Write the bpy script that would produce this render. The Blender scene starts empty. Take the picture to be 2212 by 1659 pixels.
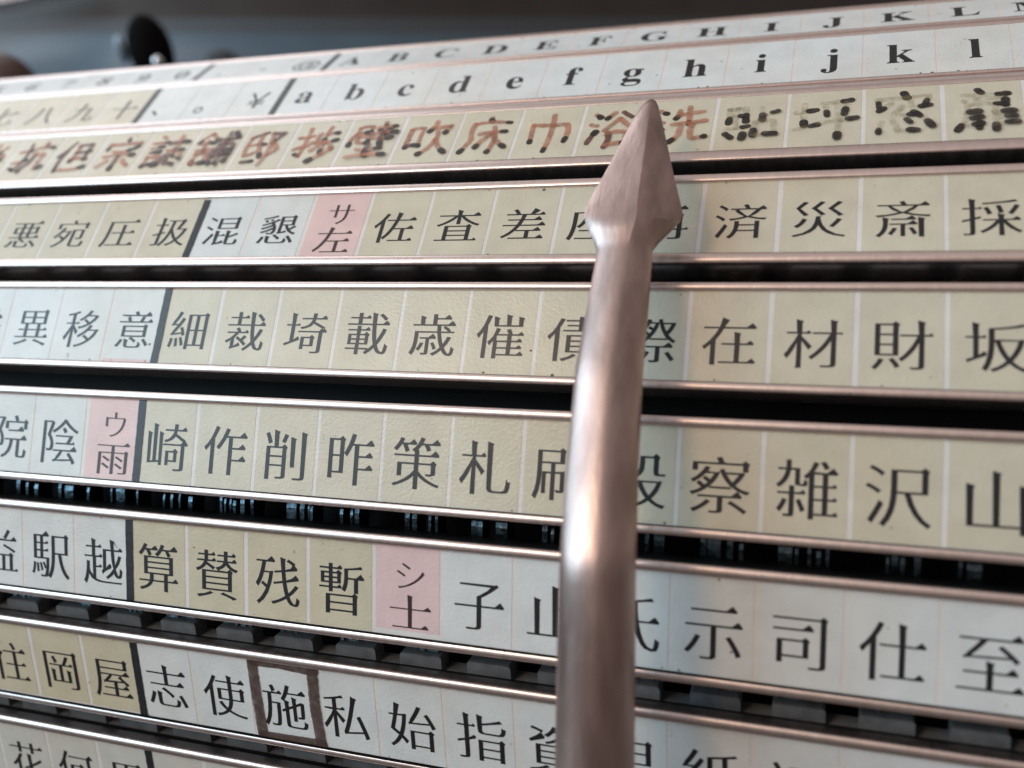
# Close-up of a drum index chart of an old typewriter: printed label strips in aluminium rails, metal pointer.
# One chart column = 1 cm. Chart frame: x along the strips, y down, z away from the viewer (in columns).
import bpy, math, random
from mathutils import Vector, Matrix
from mathutils.geometry import tessellate_polygon

SC = bpy.context.scene
COL = SC.collection
S = 0.01                                   # metres per column
random.seed(7)

# ------------------------------------------------------------------ camera
F_PX = 3.64666 * 1000 / 3840                # focal length in picture widths
YAW = (0.3299484, 0.0355451)               # rotation vector (y, z) of the chart in front of the lens
X0 = -9.8962                                # x of the black divider (column 0)
ROWS = {                                   # paper edges of each strip: top (y, z), bottom (y, z)
    1: (-6.4526, 17.4571, -5.8515, 16.7154), 2: (-5.4522, 15.7923, -4.538, 15.0276),
    3: (-4.2455, 14.5085, -3.2448, 13.7234), 4: (-2.7675, 13.3727, -1.6833, 12.7914),
    5: (-1.212, 12.4688, -0.0168, 12.1491), 6: (0.4977, 11.9526, 1.7458, 11.8417),
    7: (2.2495, 11.7311, 3.5057, 11.8203), 8: (4.0878, 11.8876, 5.329, 12.2191),
    9: (5.8412, 12.3015, 7.0388, 12.6443)}
TILT = math.radians(32)                    # the lens looks down at the drum
UPC = Vector((0, -math.cos(TILT), -math.sin(TILT)))
BKC = Vector((0, -math.sin(TILT), math.cos(TILT)))
def _world_raw(p):
    p = Vector(p)
    return Vector((p.x, p.dot(BKC), p.dot(UPC)))
DRUM_C = (2.702, 21.848)                   # drum axis (y, z); radius about 10.05 columns
LIFT = 11.2 - _world_raw((0, DRUM_C[0], DRUM_C[1])).z
def W(p):
    """chart frame -> world (metres)"""
    q = _world_raw(p); q.z += LIFT
    return q * S
def WD(d):
    return _world_raw(d)
axis = Vector((0, YAW[0], YAW[1])); ang = axis.length
R = Matrix.Rotation(ang, 3, axis.normalized())       # chart -> lens frame (x right, y down, z forward)
RT = R.transposed()
def CAM(p):
    """lens frame (columns) -> world"""
    return W(RT @ Vector(p))
def PIX(u, v, d):
    """point seen at (u, v) in picture widths of 2212 at lens depth d (columns)"""
    f = F_PX * 2212
    return CAM(((u - 1106) / f * d, (v - 829.5) / f * d, d))

cd = bpy.data.cameras.new('camera'); cam = bpy.data.objects.new('camera', cd); COL.objects.link(cam)
cx, cy, cz = (WD(RT @ Vector(a)) for a in ((1, 0, 0), (0, -1, 0), (0, 0, -1)))
m = Matrix((cx, cy, cz)).transposed().to_4x4(); m.translation = CAM((0, 0, 0)); cam.matrix_world = m
cd.sensor_width = 4.8; cd.lens = 4.8 * F_PX
cd.clip_start = 0.004; cd.clip_end = 20
cd.dof.use_dof = True; cd.dof.focus_distance = 13.7 * S; cd.dof.aperture_fstop = 1.95
SC.camera = cam

# ------------------------------------------------------------------ world, lamps, exposure
wd = bpy.data.worlds.new('World'); SC.world = wd; wd.use_nodes = True
bg = wd.node_tree.nodes['Background']; bg.inputs[1].default_value = 1.0      # a dim brownish room under a paler ceiling
_n = wd.node_tree.nodes.new; _l = wd.node_tree.links.new
_tc = _n('ShaderNodeTexCoord'); _sx = _n('ShaderNodeSeparateXYZ'); _rp = _n('ShaderNodeValToRGB'); _mr = _n('ShaderNodeMapRange')
_l(_tc.outputs['Generated'], _sx.inputs[0]); _l(_sx.outputs['Z'], _mr.inputs[0]); _mr.inputs[1].default_value = -1; _mr.inputs[2].default_value = 1
_l(_mr.outputs[0], _rp.inputs[0]); _l(_rp.outputs[0], bg.inputs[0])
_el = _rp.color_ramp.elements; _el[0].position = 0.25; _el[0].color = (0.08, 0.075, 0.07, 1); _el[1].position = 1.0; _el[1].color = (0.50, 0.445, 0.425, 1)
_e = _el.new(0.52); _e.color = (0.145, 0.112, 0.10, 1); _e = _el.new(0.78); _e.color = (0.29, 0.248, 0.232, 1)
SC.view_settings.view_transform = 'Standard'; SC.view_settings.look = 'None'
SC.view_settings.exposure = 0; SC.view_settings.gamma = 1; SC.view_settings.use_curve_mapping = False
def lamp(name, loc, target, size, power, color, sy=None):
    l = bpy.data.lights.new(name, 'AREA'); l.energy = power; l.color = color
    l.shape = 'RECTANGLE'; l.size = size * S; l.size_y = (sy or size) * S
    o = bpy.data.objects.new(name, l); COL.objects.link(o)
    a, b = W(loc), W(target); o.location = a
    o.rotation_euler = (b - a).to_track_quat('-Z', 'Y').to_euler(); return o
lamp('warm_lamp', (-25, -21, -40), (-4, 1, 12), 12, 0.94, (1, 0.70, 0.46))
lamp('window_light', (-72, -24, -42), (-8, 2, 14), 78, 7.2, (0.54, 0.83, 1.0), 66)
lamp('skylight', (-62, -66, 30), (-10, -4, 15), 50, 1.6, (0.93, 0.96, 1.0), 44)

# ------------------------------------------------------------------ helpers
def link(name, me, parent=None, mats=()):
    o = bpy.data.objects.new(name, me); COL.objects.link(o)
    if parent is not None: o.parent = parent
    for mt in mats: me.materials.append(mt)
    return o
def tag(o, label=None, cat=None, group=None, kind=None):
    if label: o['label'] = label
    if cat: o['category'] = cat
    if group: o['group'] = group
    if kind: o['kind'] = kind
    return o
def empty(name, loc):
    o = bpy.data.objects.new(name, None); COL.objects.link(o); o.location = loc; o.empty_display_size = 0.005; return o
class MB:
    """collects faces in world coordinates; build() makes one mesh object relative to its parent"""
    def __init__(s): s.v = []; s.f = []; s.mi = []; s.sm = []
    def add(s, vs, fs, mi=0, smooth=False):
        b = len(s.v); s.v += [Vector(v) for v in vs]
        for f in fs: s.f.append([b + i for i in f]); s.mi.append(mi); s.sm.append(smooth)
    def build(s, name, mats, parent=None, origin=None):
        o0 = Vector(origin) if origin is not None else (parent_origin(parent) if parent is not None else Vector((0, 0, 0)))
        me = bpy.data.meshes.new(name); me.from_pydata([v - o0 for v in s.v], [], s.f)
        me.polygons.foreach_set('material_index', s.mi); me.polygons.foreach_set('use_smooth', s.sm)
        me.update()
        o = link(name, me, parent, mats)
        if parent is None: o.location = o0
        return o
def parent_origin(o):
    p = Vector((0, 0, 0))
    while o is not None: p = p + o.location; o = o.parent
    return p

# ------------------------------------------------------------------ materials
def mat(name, col, rough=0.5, metal=0.0, spec=0.5, var=0.0, scale=400, bump=0.0, bscale=900, speck=0.0, coat=0.0,
        stretch=(1, 1, 1), rvar=0.0, age=0.0, speck_col=(0.12, 0.09, 0.06)):
    mt = bpy.data.materials.new(name); mt.use_nodes = True; nt = mt.node_tree; b = nt.nodes['Principled BSDF']
    b.inputs['Base Color'].default_value = (*col, 1); b.inputs['Roughness'].default_value = rough
    b.inputs['Metallic'].default_value = metal; b.inputs['Specular IOR Level'].default_value = spec
    b.inputs['Coat Weight'].default_value = coat; b.inputs['Coat Roughness'].default_value = 0.12
    N = nt.nodes.new; L = nt.links.new
    geo = N('ShaderNodeNewGeometry'); mp = N('ShaderNodeMapping'); mp.inputs['Scale'].default_value = stretch
    L(geo.outputs['Position'], mp.inputs['Vector'])
    def noise(sc, det=3):
        n = N('ShaderNodeTexNoise'); n.inputs['Scale'].default_value = sc; n.inputs['Detail'].default_value = det
        L(mp.outputs[0], n.inputs['Vector']); return n
    last = None
    if var > 0:
        n = noise(scale, 5); r = N('ShaderNodeMapRange'); r.inputs[1].default_value = 0.3; r.inputs[2].default_value = 0.7
        r.inputs[3].default_value = 1 - var; r.inputs[4].default_value = 1 + var * 0.6
        L(n.outputs['Fac'], r.inputs[0])
        mx = N('ShaderNodeMix'); mx.data_type = 'RGBA'; mx.blend_type = 'MULTIPLY'; mx.inputs['Factor'].default_value = 1
        mx.inputs['A'].default_value = (*col, 1); L(r.outputs[0], mx.inputs['B']); last = mx.outputs['Result']
    if age > 0:      # uneven yellowing
        n = noise(38, 4); r = N('ShaderNodeMapRange'); r.inputs[1].default_value = 0.42; r.inputs[2].default_value = 0.72
        r.inputs[3].default_value = 0; r.inputs[4].default_value = age; L(n.outputs['Fac'], r.inputs[0])
        mx = N('ShaderNodeMix'); mx.data_type = 'RGBA'; mx.blend_type = 'MULTIPLY'; L(r.outputs[0], mx.inputs['Factor'])
        if last: L(last, mx.inputs['A'])
        else: mx.inputs['A'].default_value = (*col, 1)
        mx.inputs['B'].default_value = (0.95, 0.89, 0.81, 1); last = mx.outputs['Result']
    if speck > 0:
        n = noise(620, 2); r = N('ShaderNodeMapRange'); r.inputs[1].default_value = 0.74; r.inputs[2].default_value = 0.80
        r.inputs[3].default_value = 0; r.inputs[4].default_value = speck; L(n.outputs['Fac'], r.inputs[0])
        mx = N('ShaderNodeMix'); mx.data_type = 'RGBA'; L(r.outputs[0], mx.inputs['Factor'])
        if last: L(last, mx.inputs['A'])
        else: mx.inputs['A'].default_value = (*col, 1)
        mx.inputs['B'].default_value = (*speck_col, 1); last = mx.outputs['Result']
    if last: L(last, b.inputs['Base Color'])
    if rvar > 0:
        n = noise(scale * 0.6, 3); r = N('ShaderNodeMapRange'); r.inputs[1].default_value = 0.3; r.inputs[2].default_value = 0.7
        r.inputs[3].default_value = rough - rvar; r.inputs[4].default_value = rough + rvar
        L(n.outputs['Fac'], r.inputs[0]); L(r.outputs[0], b.inputs['Roughness'])
    if bump > 0:
        n = noise(bscale, 2); bp = N('ShaderNodeBump'); bp.inputs['Strength'].default_value = bump
        bp.inputs['Distance'].default_value = 0.0002; L(n.outputs['Fac'], bp.inputs['Height']); L(bp.outputs[0], b.inputs['Normal'])
    return mt
PK = dict(age=0.75, rough=0.34, var=0.07, scale=260, bump=0.25, bscale=2600, speck=0.55, rvar=0.05)
M_GAP = mat('strip_card', (0.745, 0.705, 0.685), **PK)
M_CREAM = mat('cream_card', (0.625, 0.568, 0.452), **PK)
M_OCHRE = mat('ochre_card', (0.60, 0.54, 0.405), **PK)
M_WHITE = mat('white_card', (0.70, 0.71, 0.71), **PK)
M_GREY = mat('grey_card', (0.60, 0.585, 0.55), **PK)
M_PINK = mat('pink_card', (0.76, 0.55, 0.545), **PK)
M_DIRT = mat('dirt', (0.16, 0.12, 0.085), rough=0.8, var=0.4, scale=900)
M_INK = mat('printing_ink', (0.014, 0.014, 0.017), rough=0.40, var=0.25, scale=900)
M_INKB = mat('brown_ink', (0.045, 0.022, 0.02), rough=0.42, var=0.25, scale=900)
M_BAR = mat('divider_ink', (0.018, 0.019, 0.024), rough=0.42, var=0.3, scale=700, bump=0.2, bscale=2500)
M_ALU = mat('brushed_aluminium', (0.78, 0.655, 0.62), rough=0.36, metal=1, var=0.05, scale=420, bump=0.04, bscale=900,
            stretch=(5, 1, 1), speck=0.7, speck_col=(0.16, 0.14, 0.13), rvar=0.04)
M_BACK = mat('black_backing', (0.006, 0.006, 0.007), rough=0.7, spec=0.12)
M_COMB = mat('grey_plastic', (0.15, 0.155, 0.165), rough=0.55, var=0.25, scale=500, bump=0.3, bscale=1500)
M_DRUM = mat('drum_black', (0.006, 0.006, 0.007), rough=0.7, var=0.3)
M_STEEL = mat('type_steel', (0.11, 0.155, 0.185), rough=0.30, metal=1, var=0.35, scale=900, bump=0.5, bscale=900, rvar=0.1)
M_POINT = mat('pointer_metal', (0.525, 0.395, 0.365), rough=0.41, metal=1, var=0.30, scale=130, bump=0.16, bscale=650,
              stretch=(3.2, 1, 0.45), rvar=0.09, speck=0.35, speck_col=(0.22, 0.15, 0.12))
def marker(name, col, alpha):
    mt = mat(name, col, rough=0.4, var=0.35, scale=600); nt = mt.node_tree; b = nt.nodes['Principled BSDF']
    n = nt.nodes.new('ShaderNodeTexNoise'); n.inputs['Scale'].default_value = 1100; n.inputs['Detail'].default_value = 4
    g = nt.nodes.new('ShaderNodeNewGeometry'); nt.links.new(g.outputs['Position'], n.inputs['Vector'])
    r = nt.nodes.new('ShaderNodeMapRange'); r.inputs[1].default_value = 0.3; r.inputs[2].default_value = 0.7
    r.inputs[3].default_value = alpha - 0.2; r.inputs[4].default_value = min(1, alpha + 0.2)
    nt.links.new(n.outputs['Fac'], r.inputs[0]); nt.links.new(r.outputs[0], b.inputs['Alpha']); return mt
M_RED = marker('red_brown_marker', (0.48, 0.175, 0.10), 0.58)
M_MAROON = marker('maroon_marker', (0.13, 0.04, 0.035), 0.75)
M_PALE = marker('faded_marker', (0.34, 0.28, 0.15), 0.20)
M_DOT = marker('dried_marker', (0.022, 0.016, 0.013), 0.92)
M_BOX = marker('brown_marker', (0.10, 0.062, 0.053), 0.86)

# ------------------------------------------------------------------ lettering
def _bez(p0, p1, p2, p3, t):
    u = 1 - t
    return p0 * (u ** 3) + p1 * (3 * u * u * t) + p2 * (3 * u * t * t) + p3 * (t ** 3)
def outlines(ch, n=4):
    cu = bpy.data.curves.new('t', 'FONT'); cu.body = ch
    ob = bpy.data.objects.new('t', cu); COL.objects.link(ob)
    dg = bpy.context.evaluated_depsgraph_get(); c2 = ob.to_curve(dg); res = []
    for sp in c2.splines:
        bp = sp.bezier_points; k = len(bp); pts = []
        for i in range(k):
            a, b = bp[i], bp[(i + 1) % k]
            p0, p1, p2, p3 = (Vector((q.x, q.y)) for q in (a.co, a.handle_right, b.handle_left, b.co))
            ch_ = p3 - p0; L = ch_.length
            if L < 1e-5: continue
            nrm = Vector((-ch_.y, ch_.x)) / L
            flat = max(abs((p1 - p0).dot(nrm)), abs((p2 - p0).dot(nrm))) < 0.004
            pts.append(p0)
            if not flat:
                for j in range(1, n): pts.append(_bez(p0, p1, p2, p3, j / n))
        q = []
        for p in pts:
            if not q or (p - q[-1]).length > 1e-4: q.append(p)
        if len(q) > 2 and (q[0] - q[-1]).length < 1e-4: q.pop()
        if len(q) > 2: res.append(q)
    ob.to_curve_clear(); bpy.data.objects.remove(ob); bpy.data.curves.remove(cu)
    return res
def area(p):
    return 0.5 * sum(p[i].x * p[(i + 1) % len(p)].y - p[(i + 1) % len(p)].x * p[i].y for i in range(len(p)))
def mincho(conts, thin=0.033, thick=0.086):
    """turn even-weight strokes into book-face strokes: thin horizontals, full verticals, wedge ends"""
    big = max(conts, key=lambda c: abs(area(c))); sgn = 1 if area(big) > 0 else -1
    segs = [(c[i], c[(i + 1) % len(c)]) for c in conts for i in range(len(c))]
    def cast(o, d):
        best = 9.0
        for a, b in segs:
            e = b - a; den = d.x * e.y - d.y * e.x
            if abs(den) < 1e-9: continue
            w = a - o; t = (w.x * e.y - w.y * e.x) / den; u = (w.x * d.y - w.y * d.x) / den
            if t > 1e-4 and -1e-6 <= u <= 1 + 1e-6 and t < best: best = t
        return best
    out = []
    for c in conts:
        k = len(c); nr = []; sh = []
        for i in range(k):
            a, b = c[i], c[(i + 1) % k]; e = (b - a); e.normalize()
            o = Vector((e.y, -e.x)) * sgn; nr.append(o)
            T = min(cast(a.lerp(b, f) - o * 1e-4, -o) for f in (0.2, 0.5, 0.8))
            want = thin + (thick - thin) * abs(o.x) ** 1.2
            sh.append(max(-0.006, min(0.03, (T - want) / 2)) if T < 0.125 else 0.0)
        new = []
        for i in range(k):
            j = i - 1; n0, n1 = nr[j], nr[i]; s0, s1 = sh[j], sh[i]; cr = n0.x * n1.y - n0.y * n1.x
            if abs(cr) < 0.25:
                nn = n0 + n1
                new.append(c[i] - nn.normalized() * (s0 + s1) / 2 if nn.length > 0.3 else c[i].copy())
            else:   # meet of the two shifted edges
                d0 = n0.dot(c[i]) - s0; d1 = n1.dot(c[i]) - s1
                q = Vector(((d0 * n1.y - d1 * n0.y) / cr, (n0.x * d1 - n1.x * d0) / cr))
                if (q - c[i]).length > 1.6 * max(abs(s0), abs(s1)) + 0.002:
                    q = c[i] - (n0 * s0 + n1 * s1) * 0.5
                new.append(q)
        fin = []
        Ls = [(new[(i + 1) % k] - new[i]).length for i in range(k)]
        L0 = [(c[(i + 1) % k] - c[i]).length for i in range(k)]
        i = 0
        ins = {}; rep = {}
        for i in range(k):
            p, q = (i - 1) % k, (i + 1) % k; n0, n1, n2 = nr[p], nr[i], nr[q]
            vex = sgn * (n0.x * n1.y - n0.y * n1.x) > 0 and sgn * (n1.x * n2.y - n1.y * n2.x) > 0
            if vex and n1.x > 0.9 and L0[i] < 0.10 and n0.y * n2.y < -0.7 and abs(n0.y) > 0.85 and abs(n2.y) > 0.85:
                topfirst = n0.y > 0
                te = Ls[p] if topfirst else Ls[q]
                if te > 0.10:
                    w = min(0.155, te * 0.5); pt = new[i] if topfirst else new[q]; pb = new[q] if topfirst else new[i]
                    tri = [Vector((pt.x - w, pt.y)), Vector((pt.x - w * 0.38, pt.y + w * 0.52)), Vector((pt.x + 0.012, pt.y - 0.002))]
                    if topfirst: rep[i] = tri
                    else: rep[q] = tri[::-1]
        for i in range(k):
            p = (i - 1) % k; n0, n1 = nr[p], nr[i]
            if i in rep: continue
            a, b = (p, i) if (n0.y > 0.9 and n1.x > 0.9) else ((i, p) if (n1.y > 0.9 and n0.x > 0.9) else (None, None))
            if a is not None and Ls[a] > 0.14 and Ls[b] > 0.13 and (sgn * (n0.x * n1.y - n0.y * n1.x)) > 0:
                v = new[i]; tri = [Vector((v.x - 0.10, v.y)), Vector((v.x - 0.045, v.y + 0.046)), Vector((v.x + 0.022, v.y - 0.012)), Vector((v.x, v.y - 0.05))]
                rep[i] = tri if a == p else tri[::-1]
        for i in range(k):   # slanted heads of verticals
            p, q = (i - 1) % k, (i + 1) % k; n0, n1, n2 = nr[p], nr[i], nr[q]
            vex = sgn * (n0.x * n1.y - n0.y * n1.x) > 0 and sgn * (n1.x * n2.y - n1.y * n2.x) > 0
            if vex and n1.y > 0.85 and 0.04 < L0[i] < 0.11 and n0.x * n2.x < -0.6 and Ls[p] > 0.12 and Ls[q] > 0.12 and i not in rep and q not in rep:
                lf = n0.x < 0
                l, r_ = (i, q) if lf else (q, i)
                vl, vr = new[l], new[r_]
                rep[l] = [Vector((vl.x - 0.014, vl.y + 0.014))]
                rr = [Vector((vr.x + 0.022, vr.y - 0.022)), Vector((vr.x, vr.y - 0.055))]
                rep[r_] = rr if lf else rr[::-1]
        for i in range(k): fin += rep.get(i, [new[i]])
        out.append(fin)
    return out
_fill_cache = {}
def filled(ch):
    """(vertices, faces) of a character in its em square"""
    if ch in _fill_cache: return _fill_cache[ch]
    raw = outlines(ch)
    cs = mincho(raw) if ord(ch) >= 0x3000 and ord(ch) < 0x10000 and ch not in '、。￥' else raw
    cu = bpy.data.curves.new('f', 'CURVE'); cu.dimensions = '2D'; cu.fill_mode = 'FRONT'
    for c in cs:
        sp = cu.splines.new('POLY'); sp.points.add(len(c) - 1); sp.use_cyclic_u = True
        for i, p in enumerate(c): sp.points[i].co = (p.x, p.y, 0, 1)
    ob = bpy.data.objects.new('f', cu); COL.objects.link(ob)
    dg = bpy.context.evaluated_depsgraph_get(); me = bpy.data.meshes.new_from_object(ob.evaluated_get(dg))
    v = [(q.co.x, q.co.y) for q in me.vertices]; f = [list(p.vertices) for p in me.polygons]
    bpy.data.objects.remove(ob); bpy.data.curves.remove(cu); bpy.data.meshes.remove(me)
    _fill_cache[ch] = (v, f); return v, f

# ------------------------------------------------------------------ drum and row frames
class Row:
    def __init__(s, r):
        yt, zt, yb, zb = ROWS[r]; s.T = Vector((0, yt, zt)); B = Vector((0, yb, zb))
        s.h = (B - s.T).length; s.t = (B - s.T) / s.h
        s.n = Vector((0, s.t.z, -s.t.y))
        if s.n.z > 0: s.n = -s.n
    def P(s, x, d, n=0.0):
        """x along the strip, d down from the paper's top edge, n out of the paper -> world"""
        return W(Vector((x, 0, 0)) + s.T + s.t * d + s.n * n)
FR = {r: Row(r) for r in ROWS}
XL, XR = X0 - 15.0, X0 + 20.0

mb = MB(); NS = 96; Rd = 8.9
for xx in (XL - 0.4, XR + 0.4):
    for i in range(NS):
        a = 2 * math.pi * i / NS
        mb.v.append(W((xx, DRUM_C[0] + Rd * math.sin(a), DRUM_C[1] - Rd * math.cos(a))))
for i in range(NS):
    j = (i + 1) % NS; mb.f.append([i, j, NS + j, NS + i]); mb.mi.append(0); mb.sm.append(True)
mb.f += [list(range(NS))[::-1], list(range(NS, 2 * NS))]; mb.mi += [0, 0]; mb.sm += [False, False]
drum = mb.build('chart_drum', [M_DRUM], origin=W((-4, DRUM_C[0], DRUM_C[1])))
tag(drum, 'black drum seen only through the slots between the label strips', 'drum')

def extrude(mb, fr, prof, xa, xb, mi=0, nseg=1, smooth=True):
    k = len(prof); vs = []
    for s_ in range(nseg + 1):
        x = xa + (xb - xa) * s_ / nseg
        vs += [fr.P(x, d, n) for d, n in prof]
    fs = []
    for s_ in range(nseg):
        for i in range(k):
            j = (i + 1) % k; fs.append([s_ * k + i, s_ * k + j, (s_ + 1) * k + j, (s_ + 1) * k + i])
    mb.add(vs, fs, mi, smooth)
    mb.add(vs[:k], [list(range(k))[::-1]], mi); mb.add(vs[-k:], [list(range(k))], mi)
def arc(cx_, cn, r, a0, a1, k, sy=1.0):
    return [(cx_ + r * math.cos(math.radians(a0 + (a1 - a0) * i / k)), cn + sy * r * math.sin(math.radians(a0 + (a1 - a0) * i / k))) for i in range(k + 1)]

# ------------------------------------------------------------------ the label strips
#  cells: column -> text ('a/b' = two characters, one above the other)
TEXT = {
 1: ('𝟏𝟐𝟑𝟒𝟓𝟔𝟕𝟖𝟗𝟎', -13), 2: ('一二三四五六七八九十', -13),
 4: ('逢茜旭亜悪宛圧扱混懇', -8), 5: ('医井委異移意細裁埼載歳催債際在材財坂阪', -6),
 6: ('引飲院陰', -5), 7: ('英衛益駅越算賛残暫', -5), 8: ('王奥往岡屋志使施私始指資思紙詞誌', -5), 9: ('家歌欧花何果', -6)}
cells = {r: {} for r in range(1, 10)}
for r, (t, k0) in TEXT.items():
    for i, ch in enumerate(t): cells[r][k0 + i] = ch
for i in range(14):
    cells[1][i] = chr(0x1D400 + i); cells[2][i] = chr(0x1D41A + i)
cells[1].update({-3: '.', -2: '-', -1: '@'}); cells[2].update({-3: '、', -2: '。', -1: '￥'})
cells[4][2] = 'サ/左'; cells[6][-1] = 'ウ/雨'; cells[7][4] = 'シ/士'
for i, ch in enumerate('佐査差座再済災斎採際'[:9]): cells[4][3 + i] = ch
for i, ch in enumerate('崎作削昨策札刷殺察雑沢山桟'): cells[6][i] = ch
for i, ch in enumerate('子止氏示司仕至死'): cells[7][5 + i] = ch
cells[4][12] = '栽'; cells[6][-2], cells[6][-3] = '陰', '院'

def cell_mat(r, k):
    if (r, k) in ((4, 2), (6, -1), (7, 4)): return M_PINK
    if r == 1: return M_WHITE
    if r == 2: return M_CREAM if k < -3 else M_WHITE
    if r == 3: return M_CREAM
    if r == 4: return M_WHITE if k in (0, 1) else M_CREAM
    if r in (5, 6): return M_WHITE if k < 0 else M_CREAM
    if r == 7: return M_WHITE if k < 0 or k > 4 else M_OCHRE
    if r == 8: return M_OCHRE if k < 0 else M_WHITE
    return M_GREY
LABELS = {
 1: 'white strip of capital letters A to L, topmost strip of the drum',
 2: 'white strip of bold small letters a to l, second strip from the top',
 3: 'cream strip of hand-drawn reddish and faded marker characters behind the pointer tip',
 4: 'cream strip with two white cells and one pink cell right of its dark bar',
 5: 'strip with bluish white cells left of its bar, only cream cells right of it',
 6: 'strip with a pink cell just left of its bar, cream cells right of it',
 7: 'strip with four ochre cells, one pink cell and white cells right of its dark bar',
 8: 'strip with ochre cells left of its bar and white cells holding a brown marker square',
 9: 'plain grey strip cut off by the lower left edge of the photo'}

# hand-drawn characters of strip 3: strokes in a 100 x 100 box
HAND = {
 -6: [[(50,4),(50,30)],[(24,12),(32,28)],[(78,10),(66,28)],[(20,38),(20,92)],[(20,38),(82,36),(82,90)],[(20,54),(82,52)],[(20,70),(82,68)]],
 -5: [[(4,30),(36,26)],[(22,6),(22,88),(10,82)],[(4,66),(36,56)],[(68,4),(70,16)],[(46,24),(94,20)],[(56,38),(52,66),(40,92)],[(56,38),(80,36),(80,84),(96,80)]],
 -4: [[(30,6),(6,48)],[(22,34),(22,94)],[(46,18),(46,66)],[(46,18),(84,16),(84,64)],[(46,40),(84,38)],[(46,62),(84,60)],[(36,90),(94,86)]],
 -3: [[(50,4),(52,14)],[(10,20),(8,36)],[(10,22),(92,18),(84,34)],[(28,42),(74,40)],[(14,60),(88,56)],[(50,58),(50,96)],[(30,70),(12,90)],[(70,68),(90,88)]],
 -2: [[(18,4),(28,12)],[(4,24),(40,22)],[(10,38),(34,36)],[(10,52),(34,50)],[(10,66),(10,92)],[(10,66),(36,64),(36,90)],[(10,90),(36,88)],[(48,26),(96,22)],[(72,4),(72,48)],[(54,48),(92,46)],[(52,66),(46,88)],[(60,60),(64,90),(86,88)],[(72,58),(78,68)],[(90,62),(96,78)]],
 -1: [[(24,4),(2,30)],[(24,6),(46,26)],[(10,36),(40,34)],[(24,24),(24,56)],[(6,52),(44,50)],[(10,64),(10,92)],[(10,64),(40,62),(40,90)],[(10,90),(40,88)],[(52,24),(98,20)],[(86,4),(92,12)],[(58,40),(58,94)],[(58,40),(92,38),(92,90)],[(58,56),(92,54)],[(58,72),(92,70)],[(74,6),(74,98)]],
 0: [[(40,10),(10,22)],[(12,22),(14,78),(34,66)],[(14,46),(48,44)],[(34,14),(42,60),(52,80)],[(14,92),(40,90)],[(58,14),(84,14),(66,42)],[(66,42),(86,60),(66,74)],[(58,14),(58,104)]],
 1: [[(2,30),(34,28)],[(20,5),(20,88),(8,80)],[(4,66),(34,54)],[(66,4),(66,46)],[(66,24),(88,22)],[(50,22),(50,46)],[(38,48),(96,44)],[(68,50),(68,78)],[(52,58),(44,72)],[(82,56),(92,66)],[(90,66),(72,84),(46,98)]],
 2: [[(12,12),(40,10),(40,28)],[(12,12),(12,28),(4,58)],[(12,28),(40,28)],[(18,38),(40,38),(40,54)],[(18,38),(18,54),(40,54)],[(66,2),(68,10)],[(52,14),(92,12)],[(60,18),(64,28)],[(82,16),(78,28)],[(48,32),(96,30)],[(52,44),(92,42)],[(72,32),(72,62)],[(26,74),(78,72)],[(50,62),(50,94)],[(10,96),(92,92)]],
 3: [[(8,26),(8,74)],[(8,26),(34,24),(34,70)],[(8,70),(34,68)],[(58,6),(46,34)],[(54,22),(92,20),(84,36)],[(68,34),(64,62),(42,94)],[(66,56),(94,92)]],
 4: [[(50,4),(52,14)],[(18,20),(92,18)],[(18,20),(18,60),(4,94)],[(34,46),(88,44)],[(60,28),(60,96)],[(58,50),(34,82)],[(62,50),(92,82)]],
 5: [[(16,32),(16,76)],[(16,32),(84,30),(84,76)],[(50,6),(50,100)]],
 6: [[(10,12),(18,20)],[(6,36),(16,42)],[(4,84),(18,60)],[(46,8),(34,24)],[(64,8),(80,22)],[(58,24),(34,54)],[(58,26),(90,52)],[(42,62),(42,96)],[(42,62),(78,60),(78,92)],[(42,92),(78,90)]],
 7: [[(8,14),(20,20)],[(4,38),(16,44)],[(4,86),(18,62)],[(46,14),(38,34)],[(42,26),(88,20)],[(62,4),(62,50)],[(36,50),(94,44)],[(52,52),(48,76),(32,92)],[(70,50),(70,84),(94,82)]],
 8: [[(10,18),(10,52)],[(10,18),(40,16),(40,50)],[(25,18),(25,66)],[(10,36),(40,34)],[(6,66),(44,62)],[(14,84),(16,90)],[(36,84),(38,90)],[(66,20),(66,48)],[(66,34),(94,30)],[(56,54),(56,88)],[(56,54),(90,52),(90,84)],[(56,86),(90,84)]],
 9: [[(16,14),(16,68)],[(2,34),(34,30)],[(0,76),(36,66)],[(42,14),(92,12)],[(50,22),(52,44)],[(86,16),(82,44)],[(40,62),(98,56)],[(68,14),(68,98)]],
 10: [[(52,2),(54,10)],[(10,14),(10,32)],[(10,16),(92,12),(86,30)],[(34,24),(12,42)],[(60,22),(62,34),(90,32)],[(50,34),(32,56),(70,52)],[(64,44),(76,58)],[(18,70),(12,94)],[(34,66),(38,92),(72,90)],[(52,62),(60,74)],[(82,66),(94,82)]],
 11: [[(40,2),(46,8)],[(16,16),(84,14)],[(22,28),(80,26),(80,40)],[(22,40),(80,40)],[(22,28),(20,66),(6,94)],[(42,50),(40,94)],[(24,58),(42,56)],[(24,72),(42,70)],[(22,86),(42,84)],[(66,48),(66,96)],[(66,58),(92,56)],[(66,72),(92,70)],[(66,86),(96,84)]]}
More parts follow.
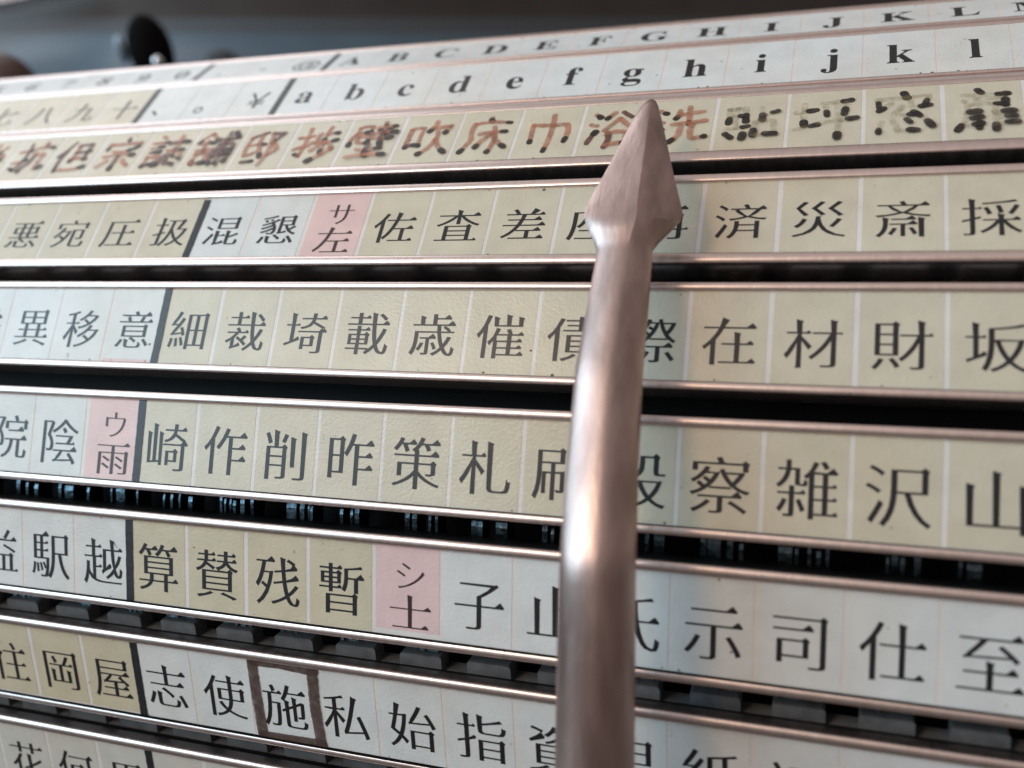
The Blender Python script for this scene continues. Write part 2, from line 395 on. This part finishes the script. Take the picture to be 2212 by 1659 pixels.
def ribbon(pts, w, rnd=None, rough=0.12):
    """flat stroke with round ends: (verts 2-D, faces)"""
    dense = []
    for a, b in zip(pts, pts[1:]):
        a, b = Vector(a), Vector(b); k = max(2, int((b - a).length / 0.035))
        for i in range(k): dense.append(a.lerp(b, i / k))
    dense.append(Vector(pts[-1])); n = len(dense); vs = []
    for i, p in enumerate(dense):
        d = dense[min(n - 1, i + 1)] - dense[max(0, i - 1)]
        d = d.normalized() if d.length > 1e-9 else Vector((1, 0))
        q = Vector((-d.y, d.x)); ww = w * (1 + (rnd.uniform(-rough, rough) if rnd else 0))
        vs += [p + q * ww / 2, p - q * ww / 2]
    fs = [[2 * i, 2 * i + 1, 2 * i + 3, 2 * i + 2] for i in range(n - 1)]
    for p, prv, (ia, ib) in ((dense[0], dense[1], (0, 1)), (dense[-1], dense[-2], (2 * n - 2, 2 * n - 1))):
        d = (p - prv); d = d.normalized() if d.length > 1e-9 else Vector((1, 0)); q = (vs[ia] - p); L = q.length
        b0 = len(vs); cap = []
        for j in range(1, 6):
            a = math.pi * j / 6; cap.append(p + q * math.cos(a) + d * L * math.sin(a))
        vs += cap; fs.append([ia] + list(range(b0, b0 + 5)) + [ib])
    return vs, fs

GAPW = 0.062
strips = {}
for r in range(1, 10):
    fr = FR[r]; h = fr.h
    org = fr.P(X0, h, -0.35)
    st = empty('label_strip', org); strips[r] = st
    tag(st, LABELS[r], 'label strip', 'label strips around the drum')
    # rails: a rolled lip over the paper, a rounded crest and a flange going in towards the drum
    up_w, lo_w = 0.135, 0.105
    inner = 0.38
    in_up = 0.14 if r >= 8 else inner
    up_w, lo_w, flat = {1: (0.16, 0.06, 0.2), 2: (0.08, 0.045, 0.2), 3: (0.08, 0.18, 0.2), 4: (0.11, 0.145, 0.45), 5: (0.09, 0.095, 0.6),
                        6: (0.105, 0.10, 0.62), 7: (0.115, 0.10, 0.62), 8: (0.12, 0.09, 0.62), 9: (0.12, 0.09, 0.62)}[r]
    def rail(sign, base, w):
        lip = 0.026 if r > 3 else 0.010
        pr = [(0.022 if sign > 0 else 0.0, -0.004), (0.024 if sign > 0 else 0.002, lip)] + arc(-w * 0.5 + 0.012, lip, w * 0.5 + 0.010, 8, 172, 10, flat if sign > 0 else min(0.62, flat * 1.6)) + \
             [(-w, -0.01), (-w + 0.004, -(in_up if sign > 0 else inner)), (-w + 0.05, -(in_up if sign > 0 else inner)), (-w + 0.06, -0.05), (0.0, -0.035)]
        if sign > 0 and r in (2, 3):       # the upper strips are stepped: a riser runs back to the strip above
            q = FR[r - 1].T + FR[r - 1].t * FR[r - 1].h - fr.T; dq, nq = q.dot(fr.t), q.dot(fr.n)
            pr = pr[:-5] + [(dq, nq - 0.03), (dq + 0.06, nq - 0.12), (-w + 0.06, -0.05), (0.0, -0.035)]
        pr = [(base + sign * d, n) for d, n in pr]
        return pr if sign > 0 else pr[::-1]
    for sign, base, w in ((1, 0.0, up_w), (-1, h, lo_w)):
        mb = MB(); extrude(mb, fr, rail(sign, base, w), XL, XR, nseg=1)
        # the inward flanges are coloured black for the slot's shade, only the rolled edge stays metal
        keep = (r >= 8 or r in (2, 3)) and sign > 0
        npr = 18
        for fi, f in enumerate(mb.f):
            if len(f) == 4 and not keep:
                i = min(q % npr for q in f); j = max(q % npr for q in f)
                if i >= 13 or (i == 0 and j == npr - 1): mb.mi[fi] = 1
        mb.build('rail', [M_ALU, M_BACK], st)
    mb = MB(); extrude(mb, fr, [(0.0, -0.36), (0.0, -0.04), (h, -0.04), (h, -0.36)], XL + 0.02, XR - 0.02, smooth=False)
    mb.build('backing_plate', [M_BACK], st)
    mb = MB(); extrude(mb, fr, [(0.002, -0.03), (0.002, 0.0), (h - 0.022, 0.0), (h - 0.022, -0.03)], XL + 0.01, XR - 0.01, smooth=False)
    paper = mb.build('paper_strip', [M_GAP], st)
    # cells
    for k in range(-14, 19):
        cm = cell_mat(r, k); mb = MB(); x = X0 + k
        rnd = random.Random(r * 100 + k)
        ins = GAPW / 2 + rnd.uniform(-0.006, 0.006)
        e0, e1 = (0.012, h - 0.028)
        if r == 7 and k == 4: e1 = h - 0.10
        if r == 8 and k < 0: e1 = h - 0.05
        if (r, k) == (5, -1): e1 = h - 0.075
        xa, xb = x + ins, x + 1 - ins
        mb.add([fr.P(xa, e0, .003), fr.P(xb, e0, .003), fr.P(xb, e1, .003), fr.P(xa, e1, .003)], [[0, 3, 2, 1]], 0)
        mats = [cm]
        def extra(quad_or_pts, n_, m_):
            if m_ not in mats: mats.append(m_)
            mb.add([fr.P(a, b, n_) for a, b in quad_or_pts], [list(range(len(quad_or_pts)))], mats.index(m_))
        later = []
        if (r, k) == (5, -1): later.append(([(xa, e1 + .002), (xa, h - .028), (xb, h - .028), (xb, e1 + .002)], .003, M_PINK))
        for _ in range(rnd.choice((0, 0, 0, 1, 1, 2, 3))):      # dirt caught along the edges of the card
            cx_ = rnd.uniform(xa, xb); rr = rnd.uniform(0.006, 0.02) * (1 if rnd.random() < 0.8 else 1.6)
            cy_ = rnd.choice((rnd.uniform(0.03, 0.07), h - 0.045, h - 0.05, rnd.uniform(0.1, h - 0.1)))
            later.append(([(cx_ + rr * rnd.uniform(.6, 1.3) * math.cos(q), cy_ - rr * 0.8 * rnd.uniform(.6, 1.3) * math.sin(q)) for q in [i_ * 0.785 for i_ in range(8)]], .0045, M_DIRT))
        txt = cells[r].get(k)
        if r == 3 and k in HAND:
            pale = k >= 8
            mats += [M_PALE if pale else M_RED, M_DOT, M_MAROON]; z = 0.006
            bw, bh = (0.80, 0.80 * h / 1.0 * 0.92); ox, oy = x + 0.11, 0.13 * h
            for st_ in HAND[k]:
                pts = [(ox + a / 100 * bw + rnd.uniform(-.018, .018), oy + b / 100 * h * 0.72 + rnd.uniform(-.018, .018)) for a, b in st_]
                bow = []
                for a, b in zip(pts, pts[1:]):
                    a, b = Vector(a), Vector(b); e = b - a; q = Vector((-e.y, e.x)) * rnd.uniform(-0.11, 0.11)
                    q *= 0.4 if pale else 1
                    bow += [tuple(a + e * t + q * math.sin(math.pi * t)) for t in (0, .25, .5, .75)]
                pts = bow + [tuple(pts[-1])]
                wv = rnd.uniform(0.080, 0.095)
                vs, fs = ribbon(pts, wv, rnd); z += 0.0011
                mb.add([fr.P(p.x, p.y, z) for p in vs], fs, 3 if not pale and (a_ := st_[0][0]) is not None and ((k == -1 and a_ > 50) or rnd.random() < (0.3 if k < 1 else 0.12)) else 1)
                a, b = Vector(pts[-2]), Vector(pts[-1]); d = b - a; L = d.length
                ln = min(0.12, rnd.uniform(0.01, 0.07) + (0.055 if pale else 0)); d = d / L
                if rnd.random() < (0.85 if pale else 0.82):
                    vs, fs = ribbon([b - d * ln, b + d * 0.006], wv * rnd.uniform(1.0, 1.3), rnd); z += 0.0011
                    mb.add([fr.P(p.x, p.y, z + 0.03 * 0) for p in vs], fs, 2)
        elif txt:
            mats.append(M_INKB if cm is M_PINK else M_INK)
            lat = r in (1, 2) and k >= 0
            parts = txt.split('/')
            for pi, ch in enumerate(parts):
                v, f = filled(ch)
                if len(parts) == 2:
                    size, ccx, ccy = (0.50, x + 0.54, 0.33 * h) if pi == 0 else (0.66, x + 0.54, 0.73 * h)
                    if pi == 1: sy = 0.80
                    else: sy = 0.9
                    ex, ey = 0.5, 0.38
                elif lat:
                    xs = [q[0] for q in v]; ex = (min(xs) + max(xs)) / 2; ey = 0.34 if r == 1 else 0.25
                    size, ccx, ccy, sy = (0.70, x + 0.5, 0.54 * h, 0.84) if r == 1 else (0.72, x + 0.5, 0.56 * h, 0.98)
                elif r in (1,):
                    xs = [q[0] for q in v]; ex = (min(xs) + max(xs)) / 2; ey = 0.34
                    size, ccx, ccy, sy = 0.64, x + 0.5, 0.55 * h, 0.84
                else:
                    size, ccx, ccy, sy, ex, ey = 0.755, x + 0.51, 0.555 * h, 1.0, 0.5, 0.38
                    if r == 4: size, sy = 0.71, 0.86
                    if r == 5: size, sy = 0.72, 0.92
                    if r == 2: size, ccy = 0.66, 0.56 * h
                    size *= rnd.uniform(0.985, 1.015); ccx += rnd.uniform(-.012, .012); ccy += rnd.uniform(-.012, .012)
                mb.add([fr.P(ccx + (a - ex) * size, ccy - (b - ey) * size * sy, 0.006) for a, b in v], [q[::-1] if False else q for q in f], 1)
        for q in later: extra(*q)
        mb.build('character_cell', mats, paper)
    # printed divider bars
    for kb in ([0, -3] if r in (1, 2) else [] if r == 3 else [0]):
        mb = MB(); w = 0.066; rnd = random.Random(r)
        e0 = 0.05 if r == 4 else 0.012
        n_ = 24; vs = []
        for i in range(n_ + 1):
            d = e0 + (h - 0.024 - e0) * i / n_
            vs += [fr.P(X0 + kb - w + rnd.uniform(-.003, .003), d, .009), fr.P(X0 + kb + w + rnd.uniform(-.003, .003), d, .009)]
        mb.add(vs, [[2 * i, 2 * i + 2, 2 * i + 3, 2 * i + 1] for i in range(n_)], 0)
        mb.build('divider_bar', [M_BAR], paper)
    if r == 8:
        mb = MB(); rnd = random.Random(3); x = X0 + 2
        for j, (pts, w) in enumerate((([(0.06, 0.03), (0.07, 0.6), (0.10, 1.19)], 0.185), ([(0.06, 0.05), (0.5, 0.035), (1.06, 0.07)], 0.16),
                                   ([(1.03, 0.07), (1.02, 0.6), (1.06, 1.20)], 0.185), ([(0.10, 1.21), (1.08, 1.19)], 0.16))):
            pts = [(x + a, b / 1.25 * h) for a, b in pts]; vs, fs = ribbon(pts, w * 0.93, rnd, 0.05)
            mb.add([fr.P(p.x, min(max(p.y, 0.005), h - 0.022), 0.011 + 0.0015 * j) for p in vs], fs, 0)
        mb.build('marker_outline', [M_BOX], paper)['label'] = 'brown felt-marker square drawn round one character'

# ------------------------------------------------------------------ toothed type holders in the slots
def holder(r, label, depth, top, notch_d, tooth_w, slugs):
    """toothed bar under the upper rail of strip r; top = how far its teeth rise above the paper edge"""
    fr = FR[r]; root = empty('toothed_bar', fr.P(X0, 0, -depth))
    tag(root, label, 'toothed bar', 'toothed bars in the slots')
    mb = MB(); extrude(mb, fr, [(0.3, -depth - 0.3), (0.3, -depth), (notch_d, -depth), (notch_d, -depth - 0.3)], XL + .1, XR - .1, smooth=False)
    mb.build('bar', [M_COMB], root)
    for k in range(-13, 16):
        rnd = random.Random(r * 37 + k); xa = X0 + k + 0.5 - tooth_w / 2; xb = xa + tooth_w; mb = MB()
        c = 0.03
        pr = [(xa, notch_d), (xb, notch_d), (xb - 0.005, top + c), (xb - c, top), (xa + c, top), (xa + 0.005, top + c)]
        kk = len(pr); vs = [fr.P(a, b, -depth) for a, b in pr] + [fr.P(a, b, -depth - 0.26) for a, b in pr]
        mb.add(vs, [list(range(kk))[::-1], list(range(kk, 2 * kk))] + [[i, (i + 1) % kk, kk + (i + 1) % kk, kk + i] for i in range(kk)], 0)
        mb.build('tooth', [M_COMB], root)
        if slugs:
            # two or three curved type slugs standing behind each tooth
            mb = MB(); x = xa + 0.03
            while x < xb - 0.06:
                w = rnd.choice((0.03, 0.04, 0.05, 0.07, 0.16)); w = min(w, xb - 0.02 - x)
                y1 = slugs[1]; y0 = slugs[0] + rnd.uniform(-0.02, 0.05); dz = depth + slugs[2] + rnd.uniform(0, 0.06)
                prof = [(y1, -dz), (y0 + 0.16, -dz + 0.005), (y0 + 0.09, -dz - 0.012), (y0 + 0.04, -dz - 0.045), (y0 + 0.01, -dz - 0.10), (y0, -dz - 0.18), (y0, -dz - 0.3), (y1, -dz - 0.3)]
                if rnd.random() < 0.75: extrude(mb, fr, prof[::-1], x, x + w, smooth=False)
                x += w + rnd.uniform(0.02, 0.12)
            if mb.f: mb.build('type_slug', [M_STEEL], root)
holder(5, 'dark toothed bar in the slot above the strip with pale bluish cells', 0.42, -0.22, -0.05, 0.64, None)
holder(7, 'dark toothed bar with glinting metal type in the slot above the four ochre cells', 0.50, -0.0, 0.1, 0.66, (-0.40, 0.1, 0.0))
holder(8, 'dark grey toothed bar above the strip that holds the brown marker square', 0.42, -0.14, 0.08, 0.63, (-0.30, 0.0, 0.10))
holder(9, 'dark grey notched bar in the slot above the lowest grey strip', 0.42, -0.60, 0.06, 0.70, None)

# ------------------------------------------------------------------ pointer
ST = [ # v, left u, right u (2212-wide picture), depth, thickness/width, roundness
 (215, 1403, 1412, 13.25, .5, 1.5), (219, 1396, 1417, 13.2, .5, 1.5), (228, 1386, 1422, 13.15, .45, 1.4), (260, 1366, 1430, 12.98, .36, 1.25),
 (320, 1335, 1443, 12.72, .32, 1.1), (380, 1303, 1456, 12.48, .29, 1.1), (430, 1275, 1468, 12.3, .27, 1.1), (452, 1265, 1473, 12.22, .27, 1.1),
 (464, 1262, 1475, 12.18, .27, 1.14), (478, 1264, 1470, 12.13, .28, 1.26), (500, 1272, 1450, 12.06, .29, 1.3), (525, 1284, 1424, 11.98, .31, 1.33), (542, 1288, 1410, 11.92, .32, 1.36),
 (570, 1285, 1408, 11.84, .32, 1.38), (660, 1268, 1402, 11.6, .32, 1.4), (795, 1243, 1390, 11.3, .32, 1.42), (1028, 1221, 1379, 10.85, .33, 1.45),
 (1150, 1213, 1376, 10.64, .33, 1.48), (1192, 1210, 1375, 10.575, .34, 1.5), (1230, 1208, 1374, 10.565, .34, 1.55), (1400, 1203, 1373, 10.64, .36, 1.65), (1659, 1198, 1371, 10.76, .38, 1.7), (2100, 1190, 1366, 10.95, .4, 1.8), (2900, 1176, 1358, 11.3, .4, 1.8)]
NP = 48; fpx = F_PX * 2212
sts = []
for a, b in zip(ST, ST[1:]):
    k = max(1, int(abs(b[0] - a[0]) / 22))
    for i in range(k): sts.append([a[j] + (b[j] - a[j]) * i / k for j in range(6)])
sts.append(list(ST[-1]))
def pointer_part(rows, name, parent):
    mb = MB(); n = len(rows); vs = []
    for v, ul, ur, d, th, p in rows:
        cxx = ((ul + ur) / 2 - 1106) / fpx * d; cyy = (v - 829.5) / fpx * d; hw = (ur - ul) / 2 / fpx * d
        for i in range(NP):
            a = 2 * math.pi * i / NP; ca, sa = math.cos(a), math.sin(a)
            q = (abs(ca) ** p + abs(sa) ** p) ** (-1 / p)
            vs.append(CAM((cxx + hw * q * ca, cyy, d - 2 * th * hw * q * sa)))
    fs = [[i * NP + j, i * NP + (j + 1) % NP, (i + 1) * NP + (j + 1) % NP, (i + 1) * NP + j] for i in range(n - 1) for j in range(NP)]
    mb.add(vs, fs, 0, True); mb.add(vs[:NP], [list(range(NP))[::-1]], 0, True); mb.add(vs[-NP:], [list(range(NP))], 0)
    o = mb.build(name, [M_POINT], parent); o.data.set_sharp_from_angle(angle=math.radians(24)); return o
cut = next(i for i, s_ in enumerate(sts) if s_[0] >= 570)
ptr = empty('pointer', PIX(1290, 1500, 10.7))
tag(ptr, 'coppery metal pointer with a spear-shaped head standing in front of the label strips', 'pointer')
pointer_part(sts[:cut + 1], 'arrowhead', ptr); pointer_part(sts[cut:], 'shaft', ptr)

# ------------------------------------------------------------------ background: the machine behind the drum
M_BODY2 = mat('blue_reflection_tint', (0.075, 0.125, 0.17), rough=0.40, var=0.2, scale=30, bump=0.05)  # bluish window reflection put into the colour of the lower housing
M_BODY3 = mat('reflection_fade_grey', (0.065, 0.080, 0.095), rough=0.4)  # in-between tone that softens the painted reflection's upper edge
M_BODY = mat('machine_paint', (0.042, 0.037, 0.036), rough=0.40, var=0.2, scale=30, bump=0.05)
M_KNOB = mat('black_knob', (0.005, 0.004, 0.004), rough=0.8, spec=0.06)
M_CHROME = mat('chrome', (0.85, 0.87, 0.9), rough=0.12, metal=1)
M_BLOB = mat('knob_shadow_grey', (0.022, 0.022, 0.026), rough=0.6)  # colour of the knob's dim shadow
M_GLINT = mat('glint_metal', (0.35, 0.4, 0.45), rough=0.5, metal=1)
M_BROWN = mat('brown_knob', (0.09, 0.055, 0.045), rough=0.5)
M_PALEBAR = mat('pale_bar', (0.75, 0.62, 0.58), rough=0.4)
def ball(mb, c, rx, ry, rz, ns=28, nr=16, mi=0):
    vs = []; fs = []
    for i in range(nr + 1):
        t = math.pi * i / nr
        for j in range(ns):
            a = 2 * math.pi * j / ns; vs.append(Vector(c) + Vector((rx * math.sin(t) * math.cos(a), ry * math.sin(t) * math.sin(a), rz * math.cos(t))) * S)
    for i in range(nr):
        for j in range(ns):
            fs.append([i * ns + j, (i + 1) * ns + j, (i + 1) * ns + (j + 1) % ns, i * ns + (j + 1) % ns])
    mb.add(vs, fs, mi, True)
BD = 31
# a rounded housing whose face turns away to the right; lower bands tinted blue-grey as a window reflection under the brownish paint
BS = [(-700, 35), (-300, 32.4), (0, 31), (250, 30.3), (450, 30.3), (650, 31), (850, 32.4), (1050, 34.6), (1300, 38.2), (1600, 43.5), (2000, 52), (2500, 65)]
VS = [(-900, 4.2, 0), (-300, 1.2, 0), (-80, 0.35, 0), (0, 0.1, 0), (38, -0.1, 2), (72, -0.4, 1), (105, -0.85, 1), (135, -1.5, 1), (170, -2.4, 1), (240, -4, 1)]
mb = MB(); nu, nv = len(BS), len(VS)
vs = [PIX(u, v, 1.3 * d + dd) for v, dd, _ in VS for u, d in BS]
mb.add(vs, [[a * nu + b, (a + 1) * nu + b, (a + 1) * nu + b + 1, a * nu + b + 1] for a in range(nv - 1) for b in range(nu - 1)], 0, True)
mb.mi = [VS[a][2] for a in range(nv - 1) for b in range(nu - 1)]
rim = [a * nu for a in range(nv)] + [(nv - 1) * nu + b for b in range(1, nu)] + [a * nu + nu - 1 for a in range(nv - 2, -1, -1)] + [b for b in range(nu - 2, 0, -1)]
back = WD(RT @ Vector((0, 0, 1))) * S * 3; k0 = len(mb.v); nr_ = len(rim)
mb.v += [mb.v[q] + back for q in rim]
for a in range(nr_): mb.f.append([rim[a], k0 + a, k0 + (a + 1) % nr_, rim[(a + 1) % nr_]]); mb.mi.append(0); mb.sm.append(False)
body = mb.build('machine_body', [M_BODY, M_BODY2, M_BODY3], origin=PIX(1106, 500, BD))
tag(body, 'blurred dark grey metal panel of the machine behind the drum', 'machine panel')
kn = empty('knob', PIX(328, 150, 36)); tag(kn, 'blurred black upright knob with a bright stud, behind the top strip', 'knob')
mb = MB(); ball(mb, PIX(326, 110, 36), 0.80, 0.80, 1.30); mb.build('grip', [M_KNOB], kn)
mb = MB(); ball(mb, PIX(341, 133, 34.6), 0.2, 0.2, 0.2); mb.build('stud', [M_CHROME], kn)
mb = MB(); ball(mb, PIX(5, 190, 33), 1.2, 1.1, 1.14)
tag(mb.build('lever_knob', [M_BROWN], origin=PIX(5, 190, 33)), 'blurred brown rounded knob at the left edge above the top strip', 'knob')

mb = MB(); ball(mb, PIX(263, 108, 36.8), 0.2, 0.2, 0.55)  # metal ball added for the bluish glint beside the knob
tag(mb.build('glint_blob', [M_GLINT], origin=PIX(263, 108, 36.8)), 'blurred small bluish metal blob added for the glint left of the black knob', 'glint blob')
mb = MB(); ball(mb, PIX(482, 150, 38.4), 0.9, 0.5, 0.75)  # dark ball added as the upright knob's dim shadow
tag(mb.build('knob_shadow_blob', [M_BLOB], origin=PIX(482, 150, 38.4)), 'added dark ball for the faint shadow right of the upright black knob', 'knob')
mb = MB(); pts = [PIX(-250, 52, 38), PIX(150, -24, 38), PIX(150, -60, 38), PIX(-250, 16, 38)]; bp = [q + WD(RT @ Vector((0, 0, 1))) * S * 0.8 for q in pts]
mb.add(pts + bp, [[3, 2, 1, 0], [4, 5, 6, 7], [0, 1, 5, 4], [1, 2, 6, 5], [2, 3, 7, 6], [3, 0, 4, 7]])
tag(mb.build('pale_rail', [M_PALEBAR], origin=pts[0]), 'blurred pale pinkish bar crossing the top left corner', 'bar')
